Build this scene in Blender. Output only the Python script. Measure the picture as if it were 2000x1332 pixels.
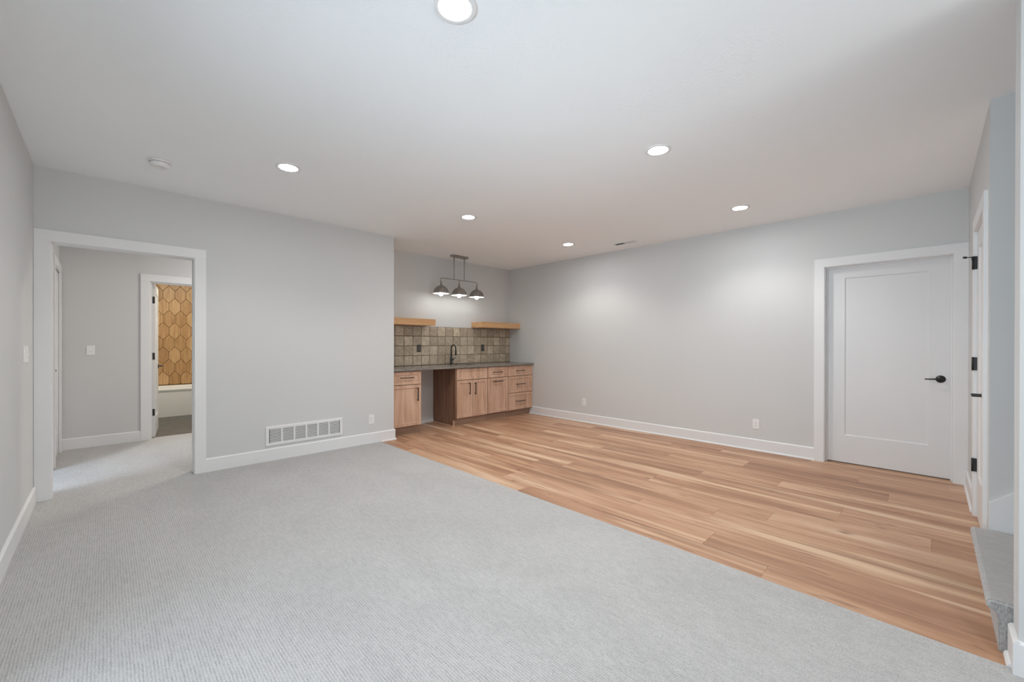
import bpy, bmesh, math, random
from mathutils import Vector, Matrix
for _o in list(bpy.data.objects):
    bpy.data.objects.remove(_o)
SC = bpy.context.scene
COL = SC.collection
R = math.radians

# ------------------------------------------------------------------ camera
YAW, PITCH, ROLL, FPX, V0 = 45.4171, -0.1106, 0.0883, 805.5965, 672.9896
EYE = 1.25
_a, _p, _q = R(YAW), R(PITCH), R(ROLL)
_d = Vector((math.cos(_a), math.sin(_a), 0)); _r = Vector((math.sin(_a), -math.cos(_a), 0)); _u = Vector((0, 0, 1))
_d2 = _d*math.cos(_p)+_u*math.sin(_p); _u2 = _u*math.cos(_p)-_d*math.sin(_p)
_r3 = _r*math.cos(_q)+_u2*math.sin(_q); _u3 = _u2*math.cos(_q)-_r*math.sin(_q)
cam = bpy.data.cameras.new('camera'); camo = bpy.data.objects.new('camera', cam); COL.objects.link(camo)
M = Matrix((( _r3.x, _u3.x, -_d2.x, 0), (_r3.y, _u3.y, -_d2.y, 0), (_r3.z, _u3.z, -_d2.z, EYE), (0, 0, 0, 1)))
camo.matrix_world = M
cam.sensor_width = 36; cam.lens = 36*FPX/2000; cam.shift_y = (V0-666)/2000
cam.clip_start = .05
SC.camera = camo

# ------------------------------------------------------------------ world, exposure, daylight, added fill
w = bpy.data.worlds.new('world'); SC.world = w; w.use_nodes = True
w.node_tree.nodes['Background'].inputs[0].default_value = (.62, .78, 1, 1)
w.node_tree.nodes['Background'].inputs[1].default_value = 1.0
vs = SC.view_settings
vs.view_transform = 'Standard'; vs.look = 'None'; vs.exposure = -0.03; vs.gamma = 1; vs.use_curve_mapping = False
cy = SC.cycles
cy.max_bounces = 10; cy.diffuse_bounces = 7; cy.glossy_bounces = 4; cy.transparent_max_bounces = 8
cy.caustics_reflective = False; cy.caustics_refractive = False
cy.sample_clamp_indirect = 6

WINDOW_W, REAR_W, SPOT_W, BULB_L, HALL_W, BATH_W, BED_W, PATIO_FILL_W, REAR_FILL_W, LENS_L = 100, 18, 34, 31, 27, 30, 56, 11, 15, 168
WARM = (1, .95, .89)
def area_light(name, loc, aim, sx, sy, power, color, spread=180):
    l = bpy.data.lights.new(name, 'AREA'); l.shape = 'RECTANGLE'; l.size = sx; l.size_y = sy
    l.energy = power; l.color = color; l.spread = R(spread)
    o = bpy.data.objects.new(name, l); COL.objects.link(o); o.location = loc
    dv = Vector(aim)-Vector(loc); o.rotation_euler = dv.to_track_quat('-Z', 'Y').to_euler()
    return o
area_light('patio_daylight', (-2.0, 1.27, 1.35), (5, 1.27, 1.1), 3.2, 2.5, WINDOW_W, (.72, .87, 1))
area_light('rear_daylight_fill', (1.0, -5.2, 1.7), (1.0, 5, 1.2), 3.6, 2.6, REAR_W, (.92, .97, .96))  # added daylight outside the invented rear window
area_light('patio_ceiling_fill', (-.52, 1.27, 1.05), (4.48, 1.27, 2.90), 1.75, 1.95, PATIO_FILL_W, (.75, .90, 1), 75)  # fill added in the door opening, tilted up to brighten the far ceiling
area_light('rear_ceiling_fill', (1.0, -3.60, 1.32), (1.0, 1.40, 3.0), 2.4, 1.85, REAR_FILL_W, (1, .975, .935), 75)  # fill added at the rear window, tilted up to lift ceiling and upper walls
area_light('bedroom_daylight', (-1.95, 4.42, 1.55), (.4, 6.75, -.1), .95, 1.1, BED_W, (.70, .83, 1))

# ------------------------------------------------------------------ plan (metres)
XL, YB, H, XE, XR, YA, YF, XW, XG = -.40, 4.917, 2.644, 2.681, 5.452, 5.598, -.236, 2.483, 3.593
HXL, YC = -.3765, 7.0665
NX0, NX1 = 2.452, 2.590
T = .115

# ------------------------------------------------------------------ materials
def new_mat(name):
    m = bpy.data.materials.new(name); m.use_nodes = True
    nt = m.node_tree; b = nt.nodes['Principled BSDF']
    return m, nt, b
class NT:
    """small node helper"""
    def __init__(s, nt): s.nt = nt
    def n(s, t, **kw):
        x = s.nt.nodes.new(t)
        for k, v in kw.items(): setattr(x, k, v)
        return x
    def l(s, a, b): s.nt.links.new(a, b)
    def coord(s, scale=(1, 1, 1), out='Object', offset=None):
        tc = s.n('ShaderNodeTexCoord'); v = tc.outputs[out]
        if offset is not None:
            ad = s.n('ShaderNodeVectorMath', operation='ADD'); s.l(v, ad.inputs[0]); s.l(offset, ad.inputs[1]); v = ad.outputs[0]
        mp = s.n('ShaderNodeMapping'); mp.inputs['Scale'].default_value = scale
        s.l(v, mp.inputs['Vector']); return mp.outputs[0]
    def noise(s, vec, scale=1, detail=3, rough=.5, dist=0):
        x = s.n('ShaderNodeTexNoise'); x.inputs['Scale'].default_value = scale; x.inputs['Detail'].default_value = detail
        x.inputs['Roughness'].default_value = rough; x.inputs['Distortion'].default_value = dist
        s.l(vec, x.inputs['Vector']); return x.outputs['Fac']
    def ramp(s, fac, stops, interp='LINEAR'):
        x = s.n('ShaderNodeValToRGB'); cr = x.color_ramp; cr.interpolation = interp
        while len(cr.elements) < len(stops): cr.elements.new(.5)
        for e, (p, c) in zip(cr.elements, stops):
            e.position = p; e.color = (c, c, c, 1) if not hasattr(c, '__len__') else (*c, 1)
        s.l(fac, x.inputs[0]); return x.outputs[0]
    def mix(s, fac, a, b, mode='MIX'):
        x = s.n('ShaderNodeMix', data_type='RGBA', blend_type=mode)
        for sock, v in ((x.inputs[0], fac), (x.inputs[6], a), (x.inputs[7], b)):
            if hasattr(v, 'is_linked'): s.l(v, sock)
            elif hasattr(v, '__len__'): sock.default_value = (*v, 1)
            else: sock.default_value = v
        return x.outputs[2]
    def math(s, op, a, b=0., clamp=False):
        x = s.n('ShaderNodeMath', operation=op); x.use_clamp = clamp
        for sock, v in ((x.inputs[0], a), (x.inputs[1], b)):
            if hasattr(v, 'is_linked'): s.l(v, sock)
            else: sock.default_value = v
        return x.outputs[0]
    def bump(s, height, strength, dist, bsdf):
        x = s.n('ShaderNodeBump'); x.inputs['Strength'].default_value = strength; x.inputs['Distance'].default_value = dist
        s.l(height, x.inputs['Height']); s.l(x.outputs[0], bsdf.inputs['Normal'])

def plain(name, col, rough=.5, metal=0., spec=.5, noise=.0, nscale=3.):
    m, nt, b = new_mat(name); b.inputs['Roughness'].default_value = rough; b.inputs['Metallic'].default_value = metal
    b.inputs['Specular IOR Level'].default_value = spec
    h = NT(nt)
    f = h.noise(h.coord(), nscale, 4)
    lo = tuple(c*(1-noise) for c in col); hi = tuple(min(1, c*(1+noise)) for c in col)
    h.l(h.ramp(f, [(.3, lo), (.7, hi)]), b.inputs['Base Color'])
    return m

def wall_paint(name, col):
    m, nt, b = new_mat(name); b.inputs['Roughness'].default_value = .75; b.inputs['Specular IOR Level'].default_value = .25
    h = NT(nt)
    f = h.noise(h.coord(), 1.3, 3)
    h.l(h.ramp(f, [(.3, tuple(c*.985 for c in col)), (.7, col)]), b.inputs['Base Color'])
    h.bump(h.noise(h.coord(), 260, 2), .06, .002, b)
    return m
def ceiling_mat():
    m, nt, b = new_mat('ceiling_texture'); b.inputs['Roughness'].default_value = .9; b.inputs['Specular IOR Level'].default_value = .1
    b.inputs['Base Color'].default_value = (.915, .935, .942, 1)
    h = NT(nt)
    big = h.noise(h.coord(), 1.6, 2)
    def strokes(rot):
        tc = h.n('ShaderNodeTexCoord'); mp = h.n('ShaderNodeMapping'); mp.inputs['Rotation'].default_value = (0, 0, rot)
        mp2 = h.n('ShaderNodeMapping'); mp2.inputs['Scale'].default_value = (17, 95, 1)
        h.l(tc.outputs['Object'], mp.inputs['Vector']); h.l(mp.outputs[0], mp2.inputs['Vector'])
        return h.noise(mp2.outputs[0], 1, 3, .6, 1.5)
    sa = h.ramp(h.noise(h.coord(), 5.5, 1), [(.42, 0.), (.58, 1.)]); sb = h.ramp(h.noise(h.coord((1, 1, 1)), 4.3, 1, .5, .4), [(.42, 0.), (.58, 1.)])
    n = h.mix(sb, h.mix(sa, strokes(.25), strokes(1.15)), strokes(2.2))
    g = h.ramp(n, [(.52, 0.), (.66, 1.)])
    msk = h.ramp(big, [(.46, .05), (.64, 1.)])
    h.bump(h.math('MULTIPLY', g, msk), .30, .004, b)
    return m
def carpet_mat(name, col=(.47, .465, .46)):
    m, nt, b = new_mat(name); b.inputs['Roughness'].default_value = .95; b.inputs['Specular IOR Level'].default_value = .1
    b.inputs['Sheen Weight'].default_value = .15
    h = NT(nt)
    tc = h.n('ShaderNodeTexCoord'); sx = h.n('ShaderNodeSeparateXYZ'); h.l(tc.outputs['Object'], sx.inputs[0])
    wob = h.noise(h.coord((14, 5, 1)), 1, 2, .5)
    ph = h.math('ADD', h.math('MULTIPLY', sx.outputs[0], 2*math.pi/.0108), h.math('MULTIPLY', wob, 5.0))
    ribs = h.math('ADD', h.math('MULTIPLY', h.math('SINE', ph), .5), .5)
    gate = h.ramp(h.noise(h.coord((55, 14, 1)), 1, 2, .6), [(.22, .30), (.60, 1.)])
    ribs = h.math('SUBTRACT', 1., h.math('MULTIPLY', h.math('SUBTRACT', 1., ribs), gate))
    loops = h.noise(h.coord((420, 260, 60)), 1, 2, .7)
    patch = h.noise(h.coord((3.2, 1.8, 1)), 1, 3, .55, .6)
    c = h.ramp(ribs, [(0., tuple(x*.76 for x in col)), (.30, tuple(x*.95 for x in col)), (1., tuple(min(1, x*1.10) for x in col))])
    c = h.mix(.85, c, h.ramp(loops, [(.28, .52), (.50, 1.), (.72, 1.30)]), 'MULTIPLY')
    c = h.mix(.5, c, h.ramp(patch, [(.35, .93), (.65, 1.07)]), 'MULTIPLY')
    h.l(c, b.inputs['Base Color'])
    h.bump(h.math('ADD', ribs, loops), .3, .005, b)
    return m
def plank_mat():
    m, nt, b = new_mat('hickory_planks'); b.inputs['Roughness'].default_value = .42; b.inputs['Specular IOR Level'].default_value = .35
    h = NT(nt)
    at = h.n('ShaderNodeAttribute', attribute_name='rnd'); sp = h.n('ShaderNodeSeparateColor'); h.l(at.outputs['Color'], sp.inputs[0])
    sc = h.n('ShaderNodeVectorMath', operation='SCALE'); h.l(at.outputs['Color'], sc.inputs[0]); sc.inputs['Scale'].default_value = 37
    off = sc.outputs[0]
    big = h.noise(h.coord((6, .55, 1), offset=off), 1, 2, .5, .5)
    med = h.noise(h.coord((15, 1.3, 1), offset=off), 1, 4, .55, .9)
    fine = h.noise(h.coord((170, 5, 1), offset=off), 1, 3, .6)
    tone = h.math('ADD', h.math('MULTIPLY', big, .62), h.math('MULTIPLY', med, .38))
    tone = h.math('ADD', tone, h.math('MULTIPLY', h.math('SUBTRACT', sp.outputs[0], .5), .11))
    c = h.ramp(tone, [(.33, (.30, .160, .098)), (.44, (.405, .224, .135)), (.52, (.495, .286, .176)), (.61, (.575, .365, .236)), (.70, (.68, .48, .34))])
    c = h.mix(.55, c, h.ramp(fine, [(.3, .87), (.55, 1.), (.75, 1.07)]), 'MULTIPLY')
    # sapwood streaks
    sap = h.ramp(h.noise(h.coord((9, .40, 1), offset=off), 1, 2, .5, .5), [(.58, 0.), (.70, .60)])
    c = h.mix(sap, c, (.84, .64, .44))
    # mineral streaks and knots
    mins = h.ramp(h.noise(h.coord((22, 3.0, 1), offset=off), 1, 2, .5, 1.0), [(.665, 0.), (.76, .85)])
    c = h.mix(mins, c, (.17, .085, .05))
    h.l(c, b.inputs['Base Color'])
    h.l(h.ramp(fine, [(.3, .5), (.7, .36)]), b.inputs['Roughness'])
    h.bump(h.math('ADD', fine, med), .05, .002, b)
    return m
def cabinet_wood(name, dark, mid, light, axis='z', rough=.45, sc=1.):
    m, nt, b = new_mat(name); b.inputs['Roughness'].default_value = rough; b.inputs['Specular IOR Level'].default_value = .4
    h = NT(nt)
    oi = h.n('ShaderNodeObjectInfo')
    cmb = h.n('ShaderNodeCombineXYZ'); rr = h.math('MULTIPLY', oi.outputs['Random'], 50)
    for k in range(3): h.l(rr, cmb.inputs[k])
    off = cmb.outputs[0]
    def s3(a, l): return (a*sc, a*sc, l*sc) if axis == 'z' else (l*sc, a*sc, a*sc)
    med = h.noise(h.coord(s3(14, 1.2), offset=off), 1, 4, .6, .7)
    fine = h.noise(h.coord(s3(130, 5), offset=off), 1, 3, .6)
    c = h.ramp(med, [(.34, dark), (.5, mid), (.68, light)])
    c = h.mix(.5, c, h.ramp(fine, [(.3, .82), (.7, 1.08)]), 'MULTIPLY')
    kn = h.ramp(h.noise(h.coord(s3(13, 3.4), offset=off), 1, 1, .5, .5), [(.72, 0.), (.80, .6)])
    c = h.mix(kn, c, tuple(x*.5 for x in dark))
    h.l(c, b.inputs['Base Color']); h.bump(fine, .05, .002, b)
    return m
def granite():
    m, nt, b = new_mat('granite_top'); b.inputs['Roughness'].default_value = .22
    h = NT(nt)
    n1 = h.noise(h.coord(), 90, 4, .7); n2 = h.noise(h.coord(), 14, 4, .6, .5)
    c = h.ramp(n1, [(.34, (.05, .043, .038)), (.46, (.20, .18, .155)), (.58, (.33, .305, .27)), (.70, (.54, .50, .45))])
    c = h.mix(.7, c, h.ramp(n2, [(.35, .65), (.65, 1.15)]), 'MULTIPLY')
    h.l(c, b.inputs['Base Color']); return m
def tile_mat(name, stops, rough, wave, grain=False):
    m, nt, b = new_mat(name); h = NT(nt)
    at = h.n('ShaderNodeAttribute', attribute_name='rnd'); sp = h.n('ShaderNodeSeparateColor'); h.l(at.outputs['Color'], sp.inputs[0])
    sc = h.n('ShaderNodeVectorMath', operation='SCALE'); h.l(at.outputs['Color'], sc.inputs[0]); sc.inputs['Scale'].default_value = 23
    off = sc.outputs[0]
    n = h.noise(h.coord((30, 30, 2.2) if grain else (16, 16, 16), offset=off), 1, 5, .65, .8)
    k = .80 if grain else .76
    t = h.math('ADD', h.math('MULTIPLY', n, k), h.math('MULTIPLY', sp.outputs[0], 1-k))
    h.l(h.ramp(t, stops), b.inputs['Base Color'])
    b.inputs['Roughness'].default_value = rough
    if wave: h.bump(h.noise(h.coord((1, 1, 1), offset=off), 9, 2), wave, .02, b)
    return m
def emit(name, col, strength):
    m, nt, b = new_mat(name); b.inputs['Base Color'].default_value = (*col, 1)
    b.inputs['Emission Color'].default_value = (*col, 1); b.inputs['Emission Strength'].default_value = strength
    return m
def glass_mat():
    m = bpy.data.materials.new('clear_glass'); m.use_nodes = True; nt = m.node_tree; nt.nodes.clear(); h = NT(nt)
    o = h.n('ShaderNodeOutputMaterial'); mx = h.n('ShaderNodeMixShader'); mx.inputs[0].default_value = .06
    a = h.n('ShaderNodeBsdfTransparent'); g = h.n('ShaderNodeBsdfGlossy'); g.inputs['Roughness'].default_value = .02
    h.l(a.outputs[0], mx.inputs[1]); h.l(g.outputs[0], mx.inputs[2]); h.l(mx.outputs[0], o.inputs[0]); return m

WALL = wall_paint('greige_wall_paint', (.638, .645, .640))
CEIL = ceiling_mat()
TRIM = plain('white_trim_paint', (.77, .775, .775), .4, spec=.4, noise=.008)
DOORW = plain('white_door_paint', (.735, .742, .745), .42, spec=.4, noise=.008)
CARPET = carpet_mat('grey_loop_carpet', (.455, .448, .440))
PLANK = plank_mat()
JOINT = plain('plank_joint', (.40, .25, .16), .8)
CAB = cabinet_wood('alder_cabinet', (.49, .305, .208), (.595, .388, .275), (.685, .47, .345))
CABH = cabinet_wood('shelf_oak', (.58, .325, .150), (.66, .385, .190), (.72, .45, .24), axis='x')
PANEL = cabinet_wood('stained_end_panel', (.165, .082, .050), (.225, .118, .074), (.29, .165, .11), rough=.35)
TOE = cabinet_wood('toe_kick_wood', (.27, .17, .115), (.35, .225, .155), (.42, .28, .20), axis='x')
GRAN = granite()
ZEL = tile_mat('zellige_tile', [(.28, (.31, .250, .185)), (.44, (.405, .335, .250)), (.56, (.48, .400, .300)), (.72, (.62, .53, .41))], .12, .8)
GROUT = plain('brown_grout', (.13, .10, .075), .9)
HEX = tile_mat('wood_look_hexagon_tile', [(.28, (.30, .155, .056)), (.45, (.445, .250, .105)), (.60, (.55, .340, .160)), (.78, (.66, .43, .23))], .4, 0, True)
HEXG = plain('hexagon_grout', (.16, .085, .035), .9)
BLACK = plain('matte_black_metal', (.012, .012, .013), .38, .0, .5)
BRONZE = plain('brushed_bronze_shade', (.30, .270, .245), .48, .55, noise=.15, nscale=20)
NICKEL = plain('aged_nickel', (.36, .34, .31), .38, .8, noise=.06, nscale=20)
SHADEIN = plain('shade_lining_white', (.85, .85, .83), .5)
STEEL = plain('dark_sink', (.045, .042, .04), .35)
PLASTIC = plain('white_plastic', (.82, .82, .81), .35)
SLOT = plain('outlet_slot', (.05, .05, .05), .6)
DKPLATE = plain('bronze_cover_plate', (.055, .05, .045), .4, .3)
DKPLATE2 = plain('bronze_receptacle', (.10, .095, .085), .4, .2)
GRILLW = plain('grille_white_enamel', (.80, .80, .79), .4)
DUCT = plain('duct_shadow_interior', (.05, .05, .05), .9)  # flat dark colour stands in for the shade behind the vent slats
TUBW = plain('tub_acrylic', (.84, .83, .80), .25)
BATHF = plain('grey_bath_tile', (.105, .098, .090), .5, noise=.18, nscale=6)
LENS = emit('downlight_lens', (.975, .99, 1), LENS_L)
BULB = emit('pendant_bulb', (1, .985, .95), BULB_L)
GLASS = glass_mat()
RUBBER = plain('black_rubber', (.02, .02, .02), .7)

# ------------------------------------------------------------------ mesh helpers
class MB:
    def __init__(s): s.bm = bmesh.new()
    def box(s, x0, x1, y0, y1, z0, z1, mi=0, bev=0.):
        r = bmesh.ops.create_cube(s.bm, size=1)
        vs_ = r['verts']
        for v in vs_:
            v.co = Vector((x0+(v.co.x+.5)*(x1-x0), y0+(v.co.y+.5)*(y1-y0), z0+(v.co.z+.5)*(z1-z0)))
        fs = set(f for v in vs_ for f in v.link_faces)
        for f in fs: f.material_index = mi
        if bev > 0:
            es = list(set(e for v in vs_ for e in v.link_edges))
            rb = bmesh.ops.bevel(s.bm, geom=es, offset=bev, segments=2, affect='EDGES', profile=.6)
            for f in rb['faces']: f.material_index = mi
        return s
    def poly(s, pts, mi=0):
        f = s.bm.faces.new([s.bm.verts.new(p) for p in pts]); f.material_index = mi; return f
    def prism(s, pts, y0, y1, mi=0):
        """outline in (x, z), extruded along y"""
        a = [s.bm.verts.new((x, y0, z)) for x, z in pts]; b = [s.bm.verts.new((x, y1, z)) for x, z in pts]
        n = len(pts); fs = [s.bm.faces.new(a), s.bm.faces.new(b[::-1])]
        for i in range(n): fs.append(s.bm.faces.new((a[i], b[i], b[(i+1) % n], a[(i+1) % n])))
        for f in fs: f.material_index = mi
        return s
    def prism_z(s, pts, z0, z1, mi=0):
        a = [s.bm.verts.new((x, y, z0)) for x, y in pts]; b = [s.bm.verts.new((x, y, z1)) for x, y in pts]
        n = len(pts); fs = [s.bm.faces.new(a[::-1]), s.bm.faces.new(b)]
        for i in range(n): fs.append(s.bm.faces.new((a[i], a[(i+1) % n], b[(i+1) % n], b[i])))
        for f in fs: f.material_index = mi
        return s
    def prism_x(s, pts, x0, x1, mi=0):
        a = [s.bm.verts.new((x0, y, z)) for y, z in pts]; b = [s.bm.verts.new((x1, y, z)) for y, z in pts]
        n = len(pts); fs = [s.bm.faces.new(a), s.bm.faces.new(b[::-1])]
        for i in range(n): fs.append(s.bm.faces.new((a[i], b[i], b[(i+1) % n], a[(i+1) % n])))
        for f in fs: f.material_index = mi
        return s
    def lathe(s, prof, c=(0, 0, 0), axis='z', seg=32, mi=None, smooth=True):
        """prof: list of (r, h) or (r, h, material)"""
        rings = []
        def at(r, h, k):
            a = 2*math.pi*k/seg; p = (r*math.cos(a), r*math.sin(a), h)
            if axis == 'y': p = (p[0], p[2], p[1])
            if axis == 'x': p = (p[2], p[0], p[1])
            return s.bm.verts.new((c[0]+p[0], c[1]+p[1], c[2]+p[2]))
        for q in prof:
            r, h = q[0], q[1]
            rings.append([at(0, h, 0)] if r < 1e-6 else [at(r, h, k) for k in range(seg)])
        for i in range(len(prof)-1):
            A, B = rings[i], rings[i+1]; m_ = prof[i+1][2] if len(prof[i+1]) > 2 else (mi or 0)
            for k in range(seg):
                k2 = (k+1) % seg
                vs_ = [A[k], A[k2], B[k2], B[k]] if len(A) > 1 and len(B) > 1 else ([A[0], B[k2], B[k]] if len(A) == 1 else [A[k], A[k2], B[0]])
                if len(A) == 1 and len(B) == 1: continue
                f = s.bm.faces.new(vs_); f.material_index = m_; f.smooth = smooth
        return s
    def tube(s, pts, r, seg=12, mi=0, cap=True):
        P = [Vector(p) for p in pts]; n = len(P); rs = r if hasattr(r, '__len__') else [r]*n
        t = [(P[min(i+1, n-1)]-P[max(i-1, 0)]).normalized() for i in range(n)]
        ref = Vector((0, 0, 1)) if abs(t[0].z) < .9 else Vector((1, 0, 0))
        u = t[0].cross(ref).normalized(); rings = []
        for i in range(n):
            u = (u - t[i]*u.dot(t[i])).normalized(); v = t[i].cross(u)
            rings.append([s.bm.verts.new(P[i]+rs[i]*(u*math.cos(2*math.pi*k/seg)+v*math.sin(2*math.pi*k/seg))) for k in range(seg)])
        for i in range(n-1):
            for k in range(seg):
                f = s.bm.faces.new((rings[i][k], rings[i][(k+1) % seg], rings[i+1][(k+1) % seg], rings[i+1][k])); f.smooth = True; f.material_index = mi
        if cap:
            for f in (s.bm.faces.new(rings[0][::-1]), s.bm.faces.new(rings[-1])): f.material_index = mi
        return s
    def slab(s, wd, ht, th, fl, fr, ft, fb, rec=.008, slope=.012, mi=0, bev=.002):
        """panelled slab: x 0..wd, z 0..ht, front at y=0 facing -y, back at y=th"""
        def ring(x0, x1, z0, z1, y): return [s.bm.verts.new(p) for p in ((x0, y, z0), (x1, y, z0), (x1, y, z1), (x0, y, z1))]
        rs = [ring(0, wd, 0, ht, th), ring(0, wd, 0, ht, bev), ring(bev, wd-bev, bev, ht-bev, 0),
              ring(fl, wd-fr, fb, ht-ft, 0), ring(fl+slope, wd-fr-slope, fb+slope, ht-ft-slope, rec)]
        for a, b in zip(rs, rs[1:]):
            for k in range(4):
                f = s.bm.faces.new((a[k], a[(k+1) % 4], b[(k+1) % 4], b[k])); f.material_index = mi
        s.bm.faces.new(rs[-1]).material_index = mi; s.bm.faces.new(rs[0][::-1]).material_index = mi
        return s
    def xf(s, m): bmesh.ops.transform(s.bm, matrix=m, verts=s.bm.verts); return s
    def build(s, name, mats, parent=None, loc=None, rot=None):
        bmesh.ops.recalc_face_normals(s.bm, faces=s.bm.faces)
        me = bpy.data.meshes.new(name); s.bm.to_mesh(me); s.bm.free()
        for m in (mats if isinstance(mats, (list, tuple)) else [mats]): me.materials.append(m)
        o = bpy.data.objects.new(name, me); COL.objects.link(o)
        if parent: o.parent = parent
        if loc: o.location = loc
        if rot: o.rotation_euler = rot
        return o
def tag(o, label, cat, group=None, kind=None):
    o['label'] = label; o['category'] = cat
    if group: o['group'] = group
    if kind: o['kind'] = kind
    return o
def thing(name, loc, label, cat, group=None, rz=0, kind=None):
    o = bpy.data.objects.new(name, None); COL.objects.link(o); o.location = loc; o.rotation_euler = (0, 0, rz); o.empty_display_size = .1
    return tag(o, label, cat, group, kind)
def struct(o, label=None, cat=None):
    o['kind'] = 'structure'
    if label: o['label'] = label; o['category'] = cat
    return o
def copy_tree(o, parent=None):
    c = o.copy(); COL.objects.link(c)
    if parent: c.parent = parent
    for ch in list(o.children): copy_tree(ch, c)
    return c

# ------------------------------------------------------------------ walls, ceiling
struct(MB().box(-.515, 5.567, -3.6, 9.95, H, H+.1).build('ceiling', CEIL), 'white textured flat ceiling over the whole room', 'ceiling')
def wall(name, label, *boxes):
    m = MB()
    for b in boxes: m.box(*b)
    return struct(m.build(name, WALL), label, 'wall')
PD0, PD1, PDH = .35, 2.25, 2.1          # patio door beside the camera
wall('wall_left', 'plain greige wall at the left edge carrying a switch plate',
     (XL-T, XL, -3.5, PD0, 0, H), (XL-T, XL, PD0, PD1, PDH, H), (XL-T, XL, PD1, YB, 0, H))
DW0, DW1, DWH = -.305, .597, 2.052
wall('wall_back', 'greige wall with the cased opening and the return air grille',
     (XL-T, DW0-.012, YB, YB+T, 0, H), (DW0-.012, DW1+.012, YB, YB+T, DWH+.012, H), (DW1+.012, XE, YB, YB+T, 0, H))
wall('wall_alcove_side', 'short greige side wall of the wet bar recess', (XE-T, XE, YB+T, YA+T, 0, H))
wall('wall_alcove', 'greige rear wall of the wet bar recess', (XE, XR+T, YA, YA+T, 0, H))
D1A, D1B, D1H = -.142, .786, 2.063      # right door opening
wall('wall_right', 'long greige wall with two outlets and a white door',
     (XR, XR+T, -.351, D1A-.012, 0, H), (XR, XR+T, D1A-.012, D1B+.012, D1H+.012, H), (XR, XR+T, D1B+.012, YA, 0, H))
D2A, D2B, D2H = 3.776, 4.504, 2.063     # door seen edge-on at right
wall('wall_front', 'short greige wall with the hinged white door at the right',
     (XG, D2A-.012, YF-T, YF, 0, H), (D2A-.012, D2B+.012, YF-T, YF, D2H+.012, H), (D2B+.012, XR, YF-T, YF, 0, H))
wall('wall_stair', 'blue-grey lit wall beside the carpeted stairs', (XG, XG+T, -3.5, YF-T, 0, H))
wall('wall_near', 'wall end at the right edge beside the stairs', (NX0, NX1, -3.5, YF, 0, H))
wall('wall_rear', 'wall behind the viewpoint', (XL-T, 1.0-1.30, -3.6, -3.5, 0, H), (1.0+1.30, XG+T, -3.6, -3.5, 0, H),
     (1.0-1.30, 1.0+1.30, -3.6, -3.5, 2.30, H), (1.0-1.30, 1.0+1.30, -3.6, -3.5, 0, .35))
wall('wall_leak_block', 'added light blocks behind the closed doors', (XR+T, XR+T+.03, D1A-.1, D1B+.1, 0, H), (D2A-.1, D2B+.1, YF-T-.03, YF-T, 0, H))  # unseen boards added behind the doors to stop light leaking through gaps
# hall, bathroom, bedroom shells
BD0, BD1, BDH = .412, 1.175, 2.043
HO0, HO1 = 5.06, 5.98                   # open bedroom doorway in the hall
HD0, HD1, HDH = 6.20, 6.945, 2.046      # closed door in the hall
wall('wall_hall_back', 'greige hall wall with a light switch and the bathroom doorway',
     (HXL-T, BD0-.012, YC, YC+T, 0, H), (BD0-.012, BD1+.012, YC, YC+T, BDH+.012, H), (BD1+.012, 2.5, YC, YC+T, 0, H))
wall('wall_hall_left', 'greige hall wall with a white door next to the corner',
     (HXL-T, HXL, YB+T, HO0, 0, H), (HXL-T, HXL, HO0, HO1, 2.05, H), (HXL-T, HXL, HO1, HD0, 0, H),
     (HXL-T, HXL, HD0, HD1, HDH, H), (HXL-T, HXL, HD1, YC, 0, H), (HXL-T-.03, HXL-T, HD0-.05, HD1+.05, 0, H))  # last box is added behind the closed door to block light leaks
wall('wall_hall_right', 'hall end wall', (2.4, 2.5, YB+T, YC, 0, H))
wall('wall_bath_left', 'bathroom wall behind the open door', (.0, .10, YC+T, 9.95, 0, H))
wall('wall_bath_right', 'bathroom wall opposite the door', (1.80, 1.90, YC+T, 9.95, 0, H))
wall('wall_bath_back', 'bathroom wall behind the tile', (.10, 1.80, 9.85, 9.95, 0, H))
wall('wall_bedroom', 'bedroom walls beyond the hall', (-3.2, -3.1, 3.2, 7.2, 0, H), (-3.1, -.515, 3.2, 3.3, 0, H), (-3.1, HXL-T, 7.1, 7.2, 0, H))
struct(MB().box(-3.2, -.515, 3.2, 7.2, H, H+.1).build('ceiling_bedroom', CEIL), 'bedroom ceiling beyond the hall', 'ceiling')

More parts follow.
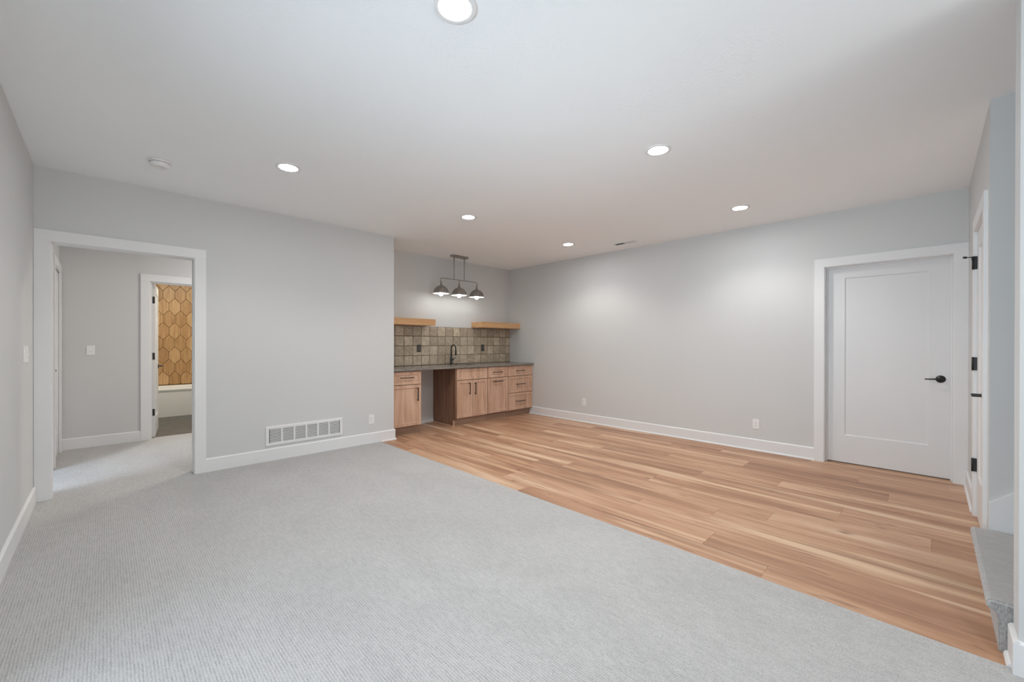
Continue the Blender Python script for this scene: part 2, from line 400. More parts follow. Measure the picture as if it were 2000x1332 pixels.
# ------------------------------------------------------------------ floors
random.seed(4)
def planks():
    bm = bmesh.new(); lay = bm.loops.layers.float_color.new('rnd')
    edges = [XW]+[2.660+.2222*k for k in range(13)]
    edges = [e for e in edges if e < XR-.01]+[XR+T+.03]
    joint = {0: .638, 1: 1.0, 2: 1.625, 3: 1.12, 4: .814, 5: -.007, 6: .463, 7: 1.56, 8: .95, 9: .238, 10: 1.35, 11: .458, 12: 1.72, 13: .9}
    y0, y1 = -.80, YA
    for i, (a, b) in enumerate(zip(edges, edges[1:])):
        j = joint.get(i, .5)-1.83*3; cuts = [y0]
        while j < y1:
            if j > y0+.05: cuts.append(j)
            j += 1.83
        cuts.append(y1)
        for c, d in zip(cuts, cuts[1:]):
            rnd = (random.random(), random.random(), random.random(), 1); g, bv = .0001, .0009
            o_ = [bm.verts.new(p) for p in ((a+g, c+g, -.0015), (b-g, c+g, -.0015), (b-g, d-g, -.0015), (a+g, d-g, -.0015))]
            t_ = [bm.verts.new(p) for p in ((a+g+bv, c+g+bv, 0), (b-g-bv, c+g+bv, 0), (b-g-bv, d-g-bv, 0), (a+g+bv, d-g-bv, 0))]
            fs = [bm.faces.new(t_)]+[bm.faces.new((o_[k], o_[(k+1) % 4], t_[(k+1) % 4], t_[k])) for k in range(4)]
            for f in fs:
                for lp in f.loops: lp[lay] = rnd
    m = MB(); m.bm.free(); m.bm = bm
    n0 = len(bm.faces)
    m.box(XW, XR+T+.03, y0, y1, -.10, -.0015, 1)
    return m.build('floor', [PLANK, JOINT])
struct(planks(), 'hickory plank floor running toward the wet bar', 'floor')
struct(MB().box(XL-T, XW, -3.6, YB, -.10, .006).box(XW, XG, -3.6, -.80, -.10, .006).box(DW0, DW1, YB, YB+T, -.10, .006)
       .box(XL, DW0, YB, YB+.03, -.10, .004).build('carpet_floor', CARPET), 'light grey ribbed loop carpet of the main room', 'carpet')
struct(MB().box(HXL-T, 2.5, YB+T, YC+.125, -.10, .006).box(-3.2, HXL-T, 3.2, 7.2, -.10, .006).build('hall_floor', CARPET), 'grey carpet in the hall beyond the opening', 'carpet')
struct(MB().box(.10, 1.80, YC+.125, 9.85, -.10, .002).build('bath_floor', BATHF), 'dark grey bathroom floor', 'floor')

# ------------------------------------------------------------------ baseboards
BH, BT = .135, .015
def base_x(m, x0, x1, yw, s, shoe=False, h=BH):
    """baseboard along x on the wall plane y=yw, standing out in direction s"""
    m.prism_x([(yw, 0), (yw+s*BT, 0), (yw+s*BT, h-.010), (yw+s*(BT-.009), h), (yw, h)], x0, x1)
    if shoe: m.prism_x([(yw+s*BT, 0), (yw+s*(BT+.012), 0), (yw+s*(BT+.011), .008), (yw+s*(BT+.006), .015), (yw+s*BT, .018)], x0, x1)
def base_y(m, y0, y1, xw, s, shoe=False, h=BH):
    m.prism([(xw, 0), (xw+s*BT, 0), (xw+s*BT, h-.010), (xw+s*(BT-.009), h), (xw, h)], y0, y1)
    if shoe: m.prism([(xw+s*BT, 0), (xw+s*(BT+.012), 0), (xw+s*(BT+.011), .008), (xw+s*(BT+.006), .015), (xw+s*BT, .018)], y0, y1)
def shoe_x(m, x0, x1, yw, s):
    m.prism_x([(yw+s*BT, 0), (yw+s*(BT+.012), 0), (yw+s*(BT+.011), .008), (yw+s*(BT+.006), .015), (yw+s*BT, .018)], x0, x1)
def shoe_y(m, y0, y1, xw, s):
    m.prism([(xw+s*BT, 0), (xw+s*(BT+.012), 0), (xw+s*(BT+.011), .008), (xw+s*(BT+.006), .015), (xw+s*BT, .018)], y0, y1)
def baseboard(name, fn, label):
    m = MB(); fn(m); return struct(m.build(name, TRIM), label, 'baseboard')
baseboard('baseboard_left', lambda m: (base_y(m, PD1+.1, YB-.02, XL, 1), base_y(m, -3.5, PD0-.1, XL, 1)), 'white baseboard along the left wall')
baseboard('baseboard_back', lambda m: (base_x(m, .689, XE+BT, YB, -1), shoe_x(m, XW+.02, XE+BT+.012, YB, -1), base_y(m, YB, 5.07, XE, 1), shoe_y(m, YB-BT, 5.06, XE, 1)), 'white baseboard under the return air grille')
baseboard('baseboard_right', lambda m: base_y(m, .874, 5.09, XR, -1, True), 'white baseboard with shoe along the right wall')
baseboard('baseboard_front', lambda m: base_x(m, 4.592, XR-.02, YF, 1, True), 'short white baseboard beside the hinged door')
baseboard('baseboard_near', lambda m: (base_x(m, NX0-BT, NX1, YF, 1), shoe_x(m, XW, NX1, YF, 1), base_y(m, -3.5, YF, NX0, -1)), 'white baseboard wrapping the wall end by the stairs')
baseboard('baseboard_hall', lambda m: (base_x(m, HXL, .318, YC, -1), base_x(m, 1.27, 2.4, YC, -1)), 'white baseboard along the hall wall')
baseboard('baseboard_alcove', lambda m: base_x(m, 3.148, 3.741, YA, -1, h=.045), 'low white strip at the wall in the cabinet gap')
# stair skirt board on the stair wall
m = MB()
m.prism_x([(YF-.0, 0), (YF, .350), (YF-.10, .436), (YF-2.2, 2.24), (YF-2.2, 0)], XG-.016, XG)
struct(m.build('trim_1', TRIM), 'sloping white skirt board on the stair wall', 'trim')

# ------------------------------------------------------------------ casings (flat stock with a step) and jambs
CW, CT = .088, .018
def casing(name, label, wd, ht, mw, depth, back=False):
    """opening 0..wd x 0..ht in local x/z, wall face y=0, room at -y; jamb runs to y=depth"""
    m = MB()
    rv = .006
    for y0, y1 in ([(-CT, 0)]+([(depth, depth+CT)] if back else [])):
        m.box(-rv-CW, -rv, y0, y1, 0, ht+rv, bev=.001)
        m.box(wd+rv, wd+rv+CW, y0, y1, 0, ht+rv, bev=.001)
        m.box(-rv-CW, wd+rv+CW, y0, y1, ht+rv, ht+rv+CW, bev=.001)
    m.box(-.012, 0, -.001, depth, 0, ht); m.box(wd, wd+.012, -.001, depth, 0, ht); m.box(-.012, wd+.012, -.001, depth, ht, ht+.012)
    m.xf(mw)
    return struct(m.build(name, TRIM), label, 'trim')
def place(x, y, rz): return Matrix.Translation((x, y, 0)) @ Matrix.Rotation(R(rz), 4, 'Z')
casing('trim_2', 'white casing around the opening to the hall', DW1-DW0, DWH, place(DW0, YB, 0), T, True)
casing('trim_3', 'white casing around the door on the right wall', D1B-D1A, D1H, place(XR, D1B, -90), T)
casing('trim_4', 'white casing of the hinged door beside the stairs', D2B-D2A, D2H, place(D2B, YF, 180), T)
casing('trim_5', 'white casing of the bathroom doorway', BD1-BD0, BDH, place(BD0, YC, 0), T)
casing('trim_6', 'white casing of the door at the hall corner', HD1-HD0, HDH, place(HXL, HD0, 90), T)
m = MB().box(BD0+.0003, BD0+.016, YC+.03, YC+.075, 0, BDH-.012).box(BD0+.0003, BD1-.0003, YC+.03, YC+.075, BDH-.012, BDH-.0003); struct(m.build('trim_8', TRIM), 'white stop strip inside the bathroom doorway', 'trim')
m = MB()   # door stops: thin strip in front of the right door
m.box(.0005, .012, .055, .073, 0, D1H-.012).box(D1B-D1A-.012, D1B-D1A-.0005, .055, .073, 0, D1H-.012).box(.0005, D1B-D1A-.0005, .055, .073, D1H-.012, D1H-.0005)
m.xf(place(XR, D1B, -90)); struct(m.build('trim_7', TRIM), 'white stop strip inside the frame of the right wall door', 'trim')

# ------------------------------------------------------------------ doors
def door(name, label, wd, ht, th, st, top, bot, mw, z0=.012):
    o = MB().slab(wd, ht, th, st, st, top, bot, rec=.009, slope=.010, bev=.0015).build(name, DOORW)
    o.matrix_world = mw @ Matrix.Translation((0, 0, z0))
    return struct(o, label, 'door')
def lever(parent, x, z, d, length=.105, th=0.):
    """lever handle on a door's front face in the door's own frame; d = +1/-1 along x"""
    m = MB()
    m.lathe([(0, -.0001), (.033, -.0001), (.034, -.003), (.032, -.009), (.012, -.010), (.0105, -.012), (.0105, -.05), (.009, -.053), (0, -.053)], (x, 0, z), 'y', 28)
    m.tube([(x-.004*d, -.046, z), (x+d*.03, -.047, z), (x+d*length*.7, -.049, z-.002), (x+d*length, -.046, z-.003)], [.0085, .0078, .0062, .0055], 10)
    o = m.build('door_handle', BLACK, parent); o['label'] = 'black lever handle on a round rose'; return o
W1 = D1B-D1A
d1 = door('door_1', 'closed white one-panel door with black lever on the right wall', W1-.006, D1H-.016, .040, .150, .115, .285, place(XR+.075, D1B-.003, -90))
lever(d1, W1-.006-.072, .916, -1)
W2 = D2B-D2A
d2 = door('door_2', 'closed white door with three black hinges seen edge-on beside the stairs', W2-.006, D2H-.016, .035, .12, .12, .30, place(D2B-.003, YF-.002, 180))
lever(d2, W2-.006-.170, .915, -1, .10)
for zc in (1.832, 1.098, .362):
    m = MB()
    m.box(-.006, -.001, -.020, .002, zc-.047, zc+.047).lathe([(0, -.048), (.0062, -.048), (.0062, .048), (0, .048)], (-.004, -.022, zc), 'z', 12)
    m.build('hinge', BLACK, d2)['label'] = 'black hinge'
m = MB(); zt = 1.880
m.lathe([(0, -.012), (.007, -.012), (.007, .012), (0, .012)], (-.004+.08, -.024, zt-.01), 'z', 10)
m.bm.clear()
m.tube([(.004, -.026, zt-.006), (.03, -.040, zt-.010), (.055, -.060, zt-.012)], .003, 8)
m.lathe([(0, -.014), (.008, -.014), (.008, .010), (0, .010)], (-.004, -.022, zt-.012), 'z', 12)
m.tube([(.052, -.058, zt-.012), (.066, -.070, zt-.012)], .0075, 10)
m.tube([(.02, -.036, zt-.010), (.05, -.012, zt-.012)], .003, 8)
hs = m.build('hinge_door_stop', RUBBER, d2); hs['label'] = 'black hinge pin door stop'
W3 = HD1-HD0
d3 = door('door_3', 'closed white door in the hall beside the corner', W3-.006, HDH-.0135, .035, .11, .11, .25, place(HXL-.004, HD0+.003, 90))
m = MB().lathe([(0, 0), (.020, 0), (.020, -.004), (.009, -.006), (.009, -.022), (0, -.022)], (.085, 0, .955), 'y', 20); m.build('door_knob', BLACK, d3)
# bathroom door, swung open into the bathroom
bd = MB().slab(.72, 2.015, .035, .11, .11, .11, .25, rec=.008, slope=.010).build('door_4', DOORW)
bd.matrix_world = Matrix.Translation((.468, YC+.120, .014)) @ Matrix.Rotation(R(83.6), 4, 'Z')
struct(bd, 'white bathroom door standing open with black hinges on its edge', 'door')
for zc in (1.805, 1.065, .325):
    MB().box(-.0025, .0005, .004, .028, zc-.045, zc+.045, bev=.001).build('hinge', BLACK, bd)['label'] = 'black hinge'
lever(bd, .66, .91, -1, .10)

# ------------------------------------------------------------------ patio door and added rear window (daylight sources behind the viewpoint)
m = MB()
for y0, y1 in ((PD0, PD0+.06), (1.27-.04, 1.27+.04), (PD1-.06, PD1)): m.box(XL-.09, XL-.03, y0, y1, 0, PDH)
m.box(XL-.09, XL-.03, PD0, PD1, PDH-.06, PDH).box(XL-.09, XL-.03, PD0, PD1, 0, .05)
pw = struct(m.build('window_1', TRIM), 'white framed patio door beside the viewpoint', 'window')
MB().box(XL-.063, XL-.057, PD0+.06, PD1-.06, .05, PDH-.06).build('pane', GLASS, pw)
m = MB()
for x0, x1 in ((-.30, -.25), (.975, 1.025), (2.25, 2.30)): m.box(x0, x1, -3.58, -3.52, .35, 2.30)
m.box(-.30, 2.30, -3.58, -3.52, .35, .40).box(-.30, 2.30, -3.58, -3.52, 2.25, 2.30)
struct(m.build('added_window', TRIM), 'added white framed window behind the viewpoint', 'window')  # invented window, made large to let in more light

# ------------------------------------------------------------------ stairs
st = thing('carpeted_stairs', ((NX1+XG)/2, YF, 0), 'grey carpeted stairs rising behind the wall end at the right edge', 'stairs')
def step(k):
    y = -.165-.262*k; z = .200*(k+1); x0, x1 = -(XG-NX1)/2+.008, (XG-NX1)/2-.018
    yy = y-YF
    prof = [(yy-.265, z), (yy-.014, z), (yy-.004, z-.004), (yy, z-.014), (yy, z-.030), (yy-.006, z-.040), (yy-.030, z-.042), (yy-.034, 0.0 if k == 0 else z-.20), (yy-.265, 0.0 if k == 0 else z-.20)]
    m = MB().prism_x(prof, x0, x1)
    es = [e for e in m.bm.edges if abs(e.verts[0].co.x-e.verts[1].co.x) < 1e-6 and (e.verts[0].co.z > z-.05 and e.verts[1].co.z > z-.05)]
    bmesh.ops.bevel(m.bm, geom=es, offset=.009, segments=3, affect='EDGES')
    return m.build('stair_step', CARPET, st)
for k in range(5): step(k)

# ------------------------------------------------------------------ wet bar: cabinets
FY = 5.000     # front plane of doors and drawers
def pull(parent, x, z, length, vert=False, y=FY):
    m = MB(); hl = length/2; r = .0052
    if vert:
        m.box(x-r, x+r, y-.034, y-.023, z-hl, z+hl, bev=.0015)
        for s in (-1, 1): m.box(x-r, x+r, y-.026, y+.001, z+s*(hl-.014)-r, z+s*(hl-.014)+r, bev=.001)
    else:
        m.box(x-hl, x+hl, y-.034, y-.023, z-r, z+r, bev=.0015)
        for s in (-1, 1): m.box(x+s*(hl-.014)-r, x+s*(hl-.014)+r, y-.026, y+.001, z-r, z+r, bev=.001)
    o = m.build('pull_handle', BLACK, parent); o['label'] = 'black bar pull'; return o
def front(name, parent, x0, x1, z0, z1, fw=.042):
    m = MB().slab(x1-x0, z1-z0, .019, fw, fw, fw, fw, rec=.010, slope=.005, bev=.002)
    m.xf(Matrix.Translation((x0, FY, z0)))
    return m.build(name, CAB, parent)
def carcass(x0, x1, parent, toe=True, ends=True):
    m = MB()
    m.box(x0, x0+.018, FY+.045, YA-.004, .115, .879).box(x1-.018, x1, FY+.045, YA-.004, .115, .879)
    m.box(x0+.018, x1-.018, FY+.045, YA-.004, .115, .133).box(x0+.018, x1-.018, YA-.012, YA-.004, .133, .879)
    m.box(x0+.018, x1-.018, FY+.045, FY+.058, .133, .879)
    b = m.build('cabinet_body', CAB, parent)
    t_ = MB().box(x0, x1, 5.064, 5.082, 0, .115).build('toe_kick', TOE, parent); t_['label'] = 'recessed brown toe kick'
    return b
def cab(label, x): return thing('base_cabinet', (0, 0, 0), label, 'cabinet', 'wet bar base cabinets')
c1 = cab('narrow wood base cabinet at the left end with one drawer over one door', 2.9)
carcass(2.685, 3.147, c1)
f = front('drawer', c1, 2.686, 3.146, .690, .866); pull(f, 2.918, .785, .205)
f = front('cabinet_door', c1, 2.686, 3.146, .123, .682); pull(f, 3.083, .549, .182, True)
c2 = cab('wood sink base cabinet with two doors under a false drawer front', 4.07)
carcass(3.768, 4.381, c2)
front('false_drawer_front', c2, 3.768, 4.375, .697, .870)
f = front('cabinet_door', c2, 3.768, 4.068, .120, .688); pull(f, 4.000, .561, .182, True)
f = front('cabinet_door', c2, 4.074, 4.375, .120, .688); pull(f, 4.114, .553, .182, True)
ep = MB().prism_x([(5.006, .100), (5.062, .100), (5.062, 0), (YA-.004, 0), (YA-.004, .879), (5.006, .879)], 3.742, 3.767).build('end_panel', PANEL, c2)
ep['label'] = 'dark stained end panel facing the empty gap'
es_ = MB().prism_x([(5.060, 0), (5.062, .090), (5.064, .100), (5.068, .100), (5.068, 0)], 3.7415, 3.7675); es_.box(3.728, 3.742, 5.064, YA-.016, 0, .014)
es_.build('edge_strip', CAB, c2)
c3 = cab('wood base cabinet with a drawer over a tall pull-out front', 4.6)
carcass(4.382, 4.839, c3)
f = front('drawer', c3, 4.387, 4.834, .700, .870); pull(f, 4.590, .787, .205)
f = front('pull_out_front', c3, 4.387, 4.834, .122, .692); pull(f, 4.595, .632, .205)
c4 = cab('wood three-drawer base cabinet against the right wall', 5.14)
carcass(4.840, 5.446, c4)
for z0, z1, zp in ((.700, .872, .787), (.412, .692, .557), (.119, .404, .265)):
    f = front('drawer', c4, 4.845, 5.442, z0, z1); pull(f, 5.126, zp, .212)

# countertop with sink cut-out
CZ0, CZ1, CY = .881, .911, 4.968
SX0, SX1, SY0, SY1 = 3.86, 4.33, 5.16, 5.45
m = MB()
for bx in ((XE+.001, SX0, CY, YA-.001), (SX1, XR-.001, CY, YA-.001), (SX0, SX1, CY, SY0), (SX0, SX1, SY1, YA-.001)): m.box(*bx, CZ0, CZ1)
tag(m.build('countertop', GRAN), 'grey-brown speckled granite countertop across the wet bar', 'countertop')
m = MB(); g = .004
def ring4(x0, x1, y0, y1, z): return [m.bm.verts.new(p) for p in ((x0, y0, z), (x1, y0, z), (x1, y1, z), (x0, y1, z))]
rr = [ring4(SX0+.001, SX1-.001, SY0+.001, SY1-.001, CZ0-.002), ring4(SX0+.008, SX1-.008, SY0+.008, SY1-.008, .76), ring4(SX0+.03, SX1-.03, SY0+.03, SY1-.03, .745),
      ]
for a, b in zip(rr, rr[1:]):
    for k in range(4): m.bm.faces.new((a[k], b[k], b[(k+1) % 4], a[(k+1) % 4]))
m.bm.faces.new(rr[-1])
sk = m.build('sink_basin', STEEL); tag(sk, 'dark undermount bar sink set into the countertop', 'sink')
MB().lathe([(0, .0), (.028, .0), (.03, -.004)], (4.095, 5.33, .750), 'z', 20).build('drain', STEEL, sk)
# faucet
fx, fy = 4.036, 5.515
fa = thing('faucet', (fx, fy, CZ1), 'black gooseneck bar faucet with side lever behind the sink', 'faucet')
MB().lathe([(0, 0), (.026, 0), (.026, .006), (.021, .012), (.019, .02), (.019, .115), (.0125, .125), (.0115, .13), (0, .13)], (0, 0, 0), 'z', 24).build('faucet_body', BLACK, fa)
arc = [(0, 0, .12), (0, 0, .255)]+[(0, -.062*(1-math.cos(t)), .255+.062*math.sin(t)) for t in [math.pi*k/12 for k in range(1, 13)]]+[(0, -.124, .235)]
MB().tube(arc, .0105, 14).build('gooseneck', BLACK, fa)
MB().tube([(0, -.124, .240), (0, -.124, .20), (0, -.124, .155), (0, -.124, .150)], [.0125, .015, .0145, .012], 14).build('spray_head', BLACK, fa)
MB().tube([(.012, 0, .075), (.04, -.004, .078), (.046, -.006, .079)], [.013, .013, .012], 12).tube([(.042, -.004, .082), (.050, -.03, .10), (.054, -.075, .115)], [.006, .0055, .005], 10).build('lever', BLACK, fa)

# backsplash
random.seed(11)
def tiles(polys, y, th, tilt, shr, ed=.985):
    """wall of tiles: each polygon in (x, z) becomes a slightly tilted tile face with its own tone, over a grout bed"""
    bm = bmesh.new(); lay = bm.loops.layers.float_color.new('rnd')
    for pl in polys:
        rnd = (random.random(), random.random(), random.random(), 1)
        cx = sum(p[0] for p in pl)/len(pl); cz = sum(p[1] for p in pl)/len(pl)
        ax, az = random.gauss(0, tilt), random.gauss(0, tilt)
        def yv(x, z): return y-th+(x-cx)*ax+(z-cz)*az
        ins = [(cx+(x-cx)*shr*ed, cz+(z-cz)*shr*ed) for x, z in pl]; pl = [(cx+(x-cx)*shr, cz+(z-cz)*shr) for x, z in pl]
        fr = [bm.verts.new((x, yv(x, z), z)) for x, z in ins]; bk = [bm.verts.new((x, y, z)) for x, z in pl]
        n = len(pl); fs = [bm.faces.new(fr)]+[bm.faces.new((bk[k], bk[(k+1) % n], fr[(k+1) % n], fr[k])) for k in range(n)]
        for f in fs:
            for lp in f.loops: lp[lay] = rnd
    return bm
polys = []
zs = [.9135+.1515*k for k in range(5)]; px_ = 3.063-.1515*2
xs = [XE+.001]+[px_+.1515*k for k in range(20) if XE+.04 < px_+.1515*k < XR-.03]+[XR-.001]
for z0, z1 in zip(zs, zs[1:]):
    for x0, x1 in zip(xs, xs[1:]):
        j = lambda: random.uniform(.0012, .003)
        polys.append([(x0+j(), z0+j()), (x1-j(), z0+j()), (x1-j(), z1-j()), (x0+j(), z1-j())])
m = MB(); m.bm.free(); m.bm = tiles(polys, YA-.0062, .0065, .025, .995, .955)
m.box(XE+.001, XR-.001, YA-.0065, YA-.0005, .9115, 1.521, 1)
tag(m.build('tile_backsplash', [ZEL, GROUT]), 'glossy taupe square tile backsplash behind the bar counter', 'backsplash')
# floating shelves
SZ0, SZ1, SY = 1.526, 1.622, 5.317
tag(MB().box(XE+.001, 3.600, SY, YA-.001, SZ0, SZ1, bev=.002).build('floating_shelf', CABH), 'thick wood floating shelf at the left side of the backsplash', 'shelf', 'floating bar shelves')
tag(MB().box(4.526, XR-.001, SY, YA-.001, SZ0, SZ1, bev=.002).build('floating_shelf', CABH), 'thick wood floating shelf running into the right wall', 'shelf', 'floating bar shelves')

# ------------------------------------------------------------------ outlets and switches (local: x across, z up, wall at y=0, facing -y)
def outlet(loc, rz, label, plate=PLASTIC, face=PLASTIC, slot=SLOT, group='wall outlets'):
    t_ = thing('wall_outlet', loc, label, 'outlet', group, R(rz))
    m = MB().box(-.035, .035, -.006, 0, -.0575, .0575, bev=.002); m.build('cover_plate', plate, t_)
    rc = MB().box(-.0165, .0165, -.008, -.004, -.0335, .0335, bev=.001).build('receptacle', face, t_)
    m = MB()
    for zc in (.017, -.017):
        m.box(-.008, -.006, -.0085, -.0075, zc-.001, zc+.008).box(.005, .007, -.0085, -.0075, zc-.001, zc+.007)
        m.lathe([(0, -.0085), (.0028, -.0085), (.0028, -.0075)], (0, 0, zc-.008), 'y', 10)
    m.build('slots', slot, rc)
    return t_
outlet((2.373, YB, .303), 0, 'white outlet low on the wall right of the return air grille')
outlet((XR, 3.888, .322), -90, 'white outlet low on the right wall nearer the wet bar')
outlet((XR, 1.439, .311), -90, 'white outlet low on the right wall beside the white door')
outlet((3.469, YA-.012, 1.176), 0, 'dark outlet on the backsplash left of the faucet', DKPLATE, DKPLATE2, SLOT, 'backsplash outlets')
outlet((4.773, YA-.012, 1.177), 0, 'dark outlet on the backsplash right of the faucet', DKPLATE, DKPLATE2, SLOT, 'backsplash outlets')
def switch(loc, rz, n, label):
    t_ = thing('light_switch', loc, label, 'light switch', None, R(rz)); w_ = .035+.023*(n-1)
    MB().box(-w_, w_, -.006, 0, -.0575, .0575, bev=.002).build('cover_plate', PLASTIC, t_)
    for k in range(n):
        xc = (k-(n-1)/2)*.046
        MB().prism_x([(-.005, -.033), (-.0075, -.033), (-.010, 0.), (-.0065, .033), (-.005, .033)], xc-.0165, xc+.0165).build('rocker', PLASTIC, t_)
switch((XL, 4.442, 1.173), 90, 4, 'white wide switch plate on the left wall beside the cased opening')
switch((-.126, YC, 1.165), 0, 1, 'white light switch on the hall wall left of the bathroom doorway')

# ------------------------------------------------------------------ return air grille
gr = thing('return_air_grille', (1.604, YB, .2665), 'white louvred return air grille low on the wall', 'vent')
gw, gh = .404, .103
m = MB(); fw = .032
fh_ = fw*.9
def rect4(x, z, y): return [m.bm.verts.new(p) for p in ((-x, y, -z), (x, y, -z), (x, y, z), (-x, y, z))]
rg_ = [rect4(gw, gh, 0), rect4(gw, gh, -.006), rect4(gw-.005, gh-.005, -.012), rect4(gw-fw+.002, gh-fh_+.002, -.012), rect4(gw-fw, gh-fh_, -.010), rect4(gw-fw, gh-fh_, 0)]
for a, b in zip(rg_, rg_[1:]):
    for k in range(4): m.bm.faces.new((a[k], a[(k+1) % 4], b[(k+1) % 4], b[k]))
iw = (2*gw-2*fw)/6
for k in range(1, 6): m.box(-gw+fw+k*iw-.008, -gw+fw+k*iw+.008, -.011, 0, -gh+fh_, gh-fh_)
m.build('grille_frame', GRILLW, gr)
MB().box(-gw+.02, gw-.02, -.0015, -.0005, -gh+.02, gh-.02).build('grille_backing', DUCT, gr)
for k in range(6):
    m = MB(); x0 = -gw+fw+k*iw+.007; x1 = x0+iw-.014
    for q in range(11):
        z = -gh+.034+q*(2*gh-.068)/10
        m.prism_x([(-.010, z-.0035), (-.010, z-.0005), (-.003, z+.0042), (-.003, z+.0022)], x0, x1)
    m.build('louvers', GRILLW, gr)

# ------------------------------------------------------------------ ceiling register, smoke detector
rg = thing('ceiling_register', (5.098, 2.96, H), 'small white supply register in the ceiling near the right wall', 'vent')
m = MB()
m.box(-.060, -.040, -.148, .148, -.006, 0).box(.040, .060, -.148, .148, -.006, 0).box(-.06, .06, .148, .168, -.006, 0).box(-.06, .06, -.168, -.148, -.006, 0).box(-.040, .040, -.006, .006, -.006, 0)
m.build('register_frame', GRILLW, rg)
MB().box(-.045, .045, -.155, .155, -.0008, -.0002).build('register_backing', DUCT, rg)
m = MB()
for s in (-1, 1):
    for q in range(9):
        y = s*(.014+q*.0155)
        lean = .012 if s > 0 else .003
        m.prism_x([(y, -.006), (y+.0015, -.006), (y+s*lean+.0015, -.001), (y+s*lean, -.001)], -.041, .041)
m.build('register_vanes', GRILLW, rg)
sd = thing('smoke_detector', (.297, 4.155, H), 'round white smoke detector on the ceiling above the cased opening', 'smoke detector')
MB().lathe([(0, 0), (.069, 0), (.070, -.006), (.068, -.012), (.060, -.014), (0, -.014)], (0, 0, 0), 'z', 40).build('mounting_base', PLASTIC, sd)
MB().lathe([(0, -.013), (.062, -.013), (.062, -.017), (.060, -.034), (.052, -.044), (.030, -.047), (.028, -.045), (0, -.045)], (0, 0, 0), 'z', 40).build('detector_body', PLASTIC, sd)
MB().lathe([(.0605, -.0145), (.0628, -.0150), (.0628, -.0168), (.0605, -.0172)], (0, 0, 0), 'z', 40).build('sensor_slot', SLOT, sd)

# ------------------------------------------------------------------ recessed downlights
def make_downlight(label, loc):
    t_ = thing('recessed_downlight', loc, label, 'downlight', 'recessed ceiling downlights')
    MB().lathe([(.0655, -.0008), (.0665, -.0050), (.0690, -.0058), (.0870, -.0058), (.0900, -.0048), (.0905, -.0005), (.0655, -.0005)], (0, 0, 0), 'z', 48).build('trim_ring', PLASTIC, t_)
    MB().lathe([(0, -.0012), (.045, -.0012), (.0655, -.0012)], (0, 0, 0), 'z', 40).build('lens', LENS, t_)
    l = bpy.data.lights.new('lamp', 'SPOT'); l.energy = SPOT_W; l.color = WARM; l.spot_size = R(132); l.spot_blend = .55; l.shadow_soft_size = .05
    lo = bpy.data.objects.new('lamp', l); COL.objects.link(lo); lo.parent = t_; lo.location = (0, 0, -.012)
    return t_
DL = [((1.030, 1.385), 'recessed downlight cut by the top edge of the photo'),
      ((2.829, 1.378), 'recessed downlight near the middle of the ceiling, right of the topmost one'),
      ((1.031, 3.573), 'recessed downlight to the right of the smoke detector'),
      ((2.846, 3.573), 'recessed downlight in front of the three-shade pendant'),
      ((4.621, 1.372), 'recessed downlight closest to the white door on the right wall'),
      ((4.613, 3.563), 'small recessed downlight beside the ceiling register')]
first = make_downlight(DL[0][1], (*DL[0][0], H))
for (x, y), lb in DL[1:]:
    c = copy_tree(first); c.location = (x, y, H); c['label'] = lb
for x, y in ((1.030, -.81), (1.030, -2.7)):  # unseen lamps added for more light, continuing the ceiling grid
    c = copy_tree(first); c.location = (x, y, H); c['label'] = 'added recessed downlight behind the viewpoint'
# hall and bathroom lamps
for nm, loc, sz, pw_, colr in (('hall_lamp', (1.75, 6.0, H-.01), .15, HALL_W, (1, .87, .79)), ('bath_lamp', (1.0, 8.3, H-.01), .25, BATH_W, (1, .94, .80))):
    area_light(nm, loc, (loc[0], loc[1], 0), sz, sz, pw_, colr)

# ------------------------------------------------------------------ three-shade pendant
pn = thing('pendant_light', (4.020, 5.275, H), 'three-dome linear pendant light hanging over the wet bar', 'pendant light')
cn = MB().prism_z([(-.165, -.022), (-.135, -.052), (.135, -.052), (.165, -.022), (.165, .022), (.135, .052), (-.135, .052), (-.165, .022)], -.024, -.0005)
cn = cn.build('canopy', NICKEL, pn)
for sx in (-.045, .045): MB().lathe([(0, -.029), (.005, -.028), (.006, -.024)], (sx, 0, 0), 'z', 10).build('screw', BLACK, cn)
for sx in (-.105, .097): MB().tube([(sx, 0, -.024), (sx, 0, -.378)], .0065, 10).build('rod', NICKEL, pn)
BZ = -.382; rc_ = .035
pts = [(-.364, 0, BZ-.075)]+[(-.364+rc_*(1-math.cos(t)), 0, BZ-rc_+rc_*math.sin(t)) for t in [math.pi/2*k/6 for k in range(0, 7)]]
pts += [(.364-p[0]-.364, p[1], p[2]) for p in pts[::-1]] if False else [(-p[0], p[1], p[2]) for p in pts[::-1]]
arm = MB().tube(pts, .0075, 12)
arm.tube([(-.265, 0, BZ), (-.245, 0, BZ)], .0105, 12).tube([(0, 0, BZ), (0, 0, BZ-.075)], .0075, 12)
arm.build('arm_bar', NICKEL, pn)
prof = [(.008, .196), (.0095, .176), (.012, .158), (.017, .138), (.025, .122), (.028, .117)]
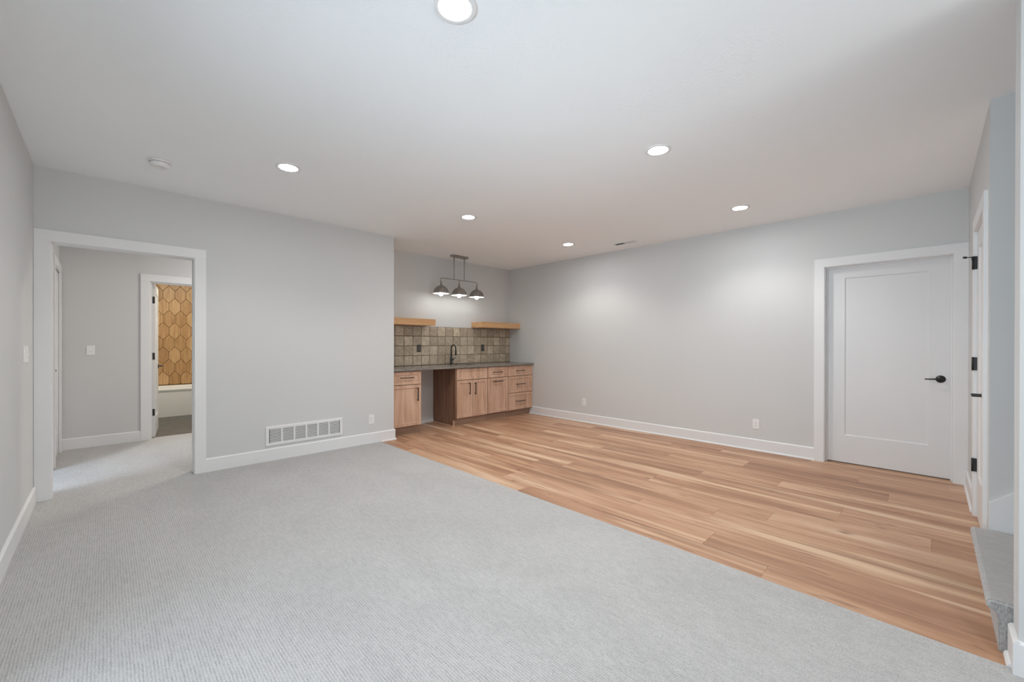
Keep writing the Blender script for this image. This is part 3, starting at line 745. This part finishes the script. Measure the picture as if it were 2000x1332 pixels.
for sx in (-.352, -.006, .356):
    zb = 2.022-H
    K_ = .79
    dome = [(.030, .119), (.058, .113), (.086, .100), (.112, .080), (.133, .056), (.148, .028), (.155, .004), (.160, .0), (.160, -.003)]
    inner = [(.157, -.003, 1), (.152, .003, 1), (.145, .028, 1), (.130, .055, 1), (.109, .078, 1), (.084, .097, 1), (.056, .110, 1), (.0, .114, 1)]
    dome = [(a*K_, b) for a, b in dome]; inner = [(a*K_, b, c_) for a, b, c_ in inner]
    sh = MB().lathe([(0, .119)]+dome+inner, (sx, 0, zb), 'z', 48).build('shade', [BRONZE, SHADEIN], pn)
    sh['label'] = 'bronze dome shade with white lining'
    MB().lathe([(0, .198)]+prof+[(0, .118)], (sx, 0, zb), 'z', 20).build('shade_neck', BRONZE, sh)
    MB().lathe([(0, .112), (.017, .112), (.017, .062), (0, .062)], (sx, 0, zb), 'z', 16).build('socket', SHADEIN, sh)
    MB().lathe([(0, .062), (.012, .058), (.020, .034), (.030, .010), (.033, -.006), (.029, -.022), (.017, -.034), (0, -.038)], (sx, 0, zb), 'z', 20).build('bulb', BULB, sh)

# ------------------------------------------------------------------ bathroom
random.seed(7)
hx = []; W_, S_, RI = .168, .129, .095
for row in range(-9, 4):
    zc = 2.1445+row*(S_+RI)*1.0
    for colm in range(-6, 9):
        xc = .831+colm*W_+(W_/2 if row % 2 else 0)
        hx.append([(xc+W_/2, zc-S_/2), (xc+W_/2, zc+S_/2), (xc, zc+S_/2+RI), (xc-W_/2, zc+S_/2), (xc-W_/2, zc-S_/2), (xc, zc-S_/2-RI)])
def clip(pl, x0, x1, z0, z1):
    for ax, lim, sg in ((0, x0, 1), (0, x1, -1), (1, z0, 1), (1, z1, -1)):
        out = []
        for a, b in zip(pl, pl[1:]+pl[:1]):
            ia, ib = sg*(a[ax]-lim) >= 0, sg*(b[ax]-lim) >= 0
            if ia: out.append(a)
            if ia != ib:
                t = (lim-a[ax])/(b[ax]-a[ax]); out.append((a[0]+t*(b[0]-a[0]), a[1]+t*(b[1]-a[1])))
        pl = out
        if not pl: return None
    return pl
hp = []
for pl in hx:
    q_ = clip(pl, .101, 1.799, .492, H-.001)
    if q_ and len(q_) > 2:
        ar = abs(sum(a[0]*b[1]-b[0]*a[1] for a, b in zip(q_, q_[1:]+q_[:1])))/2
        if ar > .0004: hp.append(q_)
m = MB(); m.bm.free(); m.bm = tiles(hp, 9.8292, .004, .0, .972)
m.box(.101, 1.799, 9.829, 9.8495, .480, H-.001, 1)
tag(m.build('hexagon_tile_wall', [HEX, HEXG]), 'wood-look elongated hexagon tile above the bathtub through the doorway', 'wall tile')
m = MB()
tx0, tx1, ty0, ty1 = .102, 1.798, 9.060, 9.828
def r4(x0, x1, y0, y1, z): return [m.bm.verts.new(p) for p in ((x0, y0, z), (x1, y0, z), (x1, y1, z), (x0, y1, z))]
rgs = [r4(tx0, tx1, ty0+.012, ty1, 0.001), r4(tx0, tx1, ty0+.012, ty1, .44), r4(tx0, tx1, ty0, ty1, .448), r4(tx0, tx1, ty0, ty1, .470), r4(tx0+.004, tx1-.004, ty0+.008, ty1-.002, .478),
       r4(tx0+.09, tx1-.09, ty0+.075, ty1-.06, .478), r4(tx0+.11, tx1-.11, ty0+.095, ty1-.08, .455), r4(tx0+.2, tx1-.2, ty0+.15, ty1-.14, .10)]
for a, b in zip(rgs, rgs[1:]):
    for k in range(4): m.bm.faces.new((a[k], a[(k+1) % 4], b[(k+1) % 4], b[k]))
m.bm.faces.new(rgs[-1]); m.bm.faces.new(rgs[0][::-1])
tag(m.build('bathtub', TUBW), 'white alcove bathtub under the hexagon tile', 'bathtub')
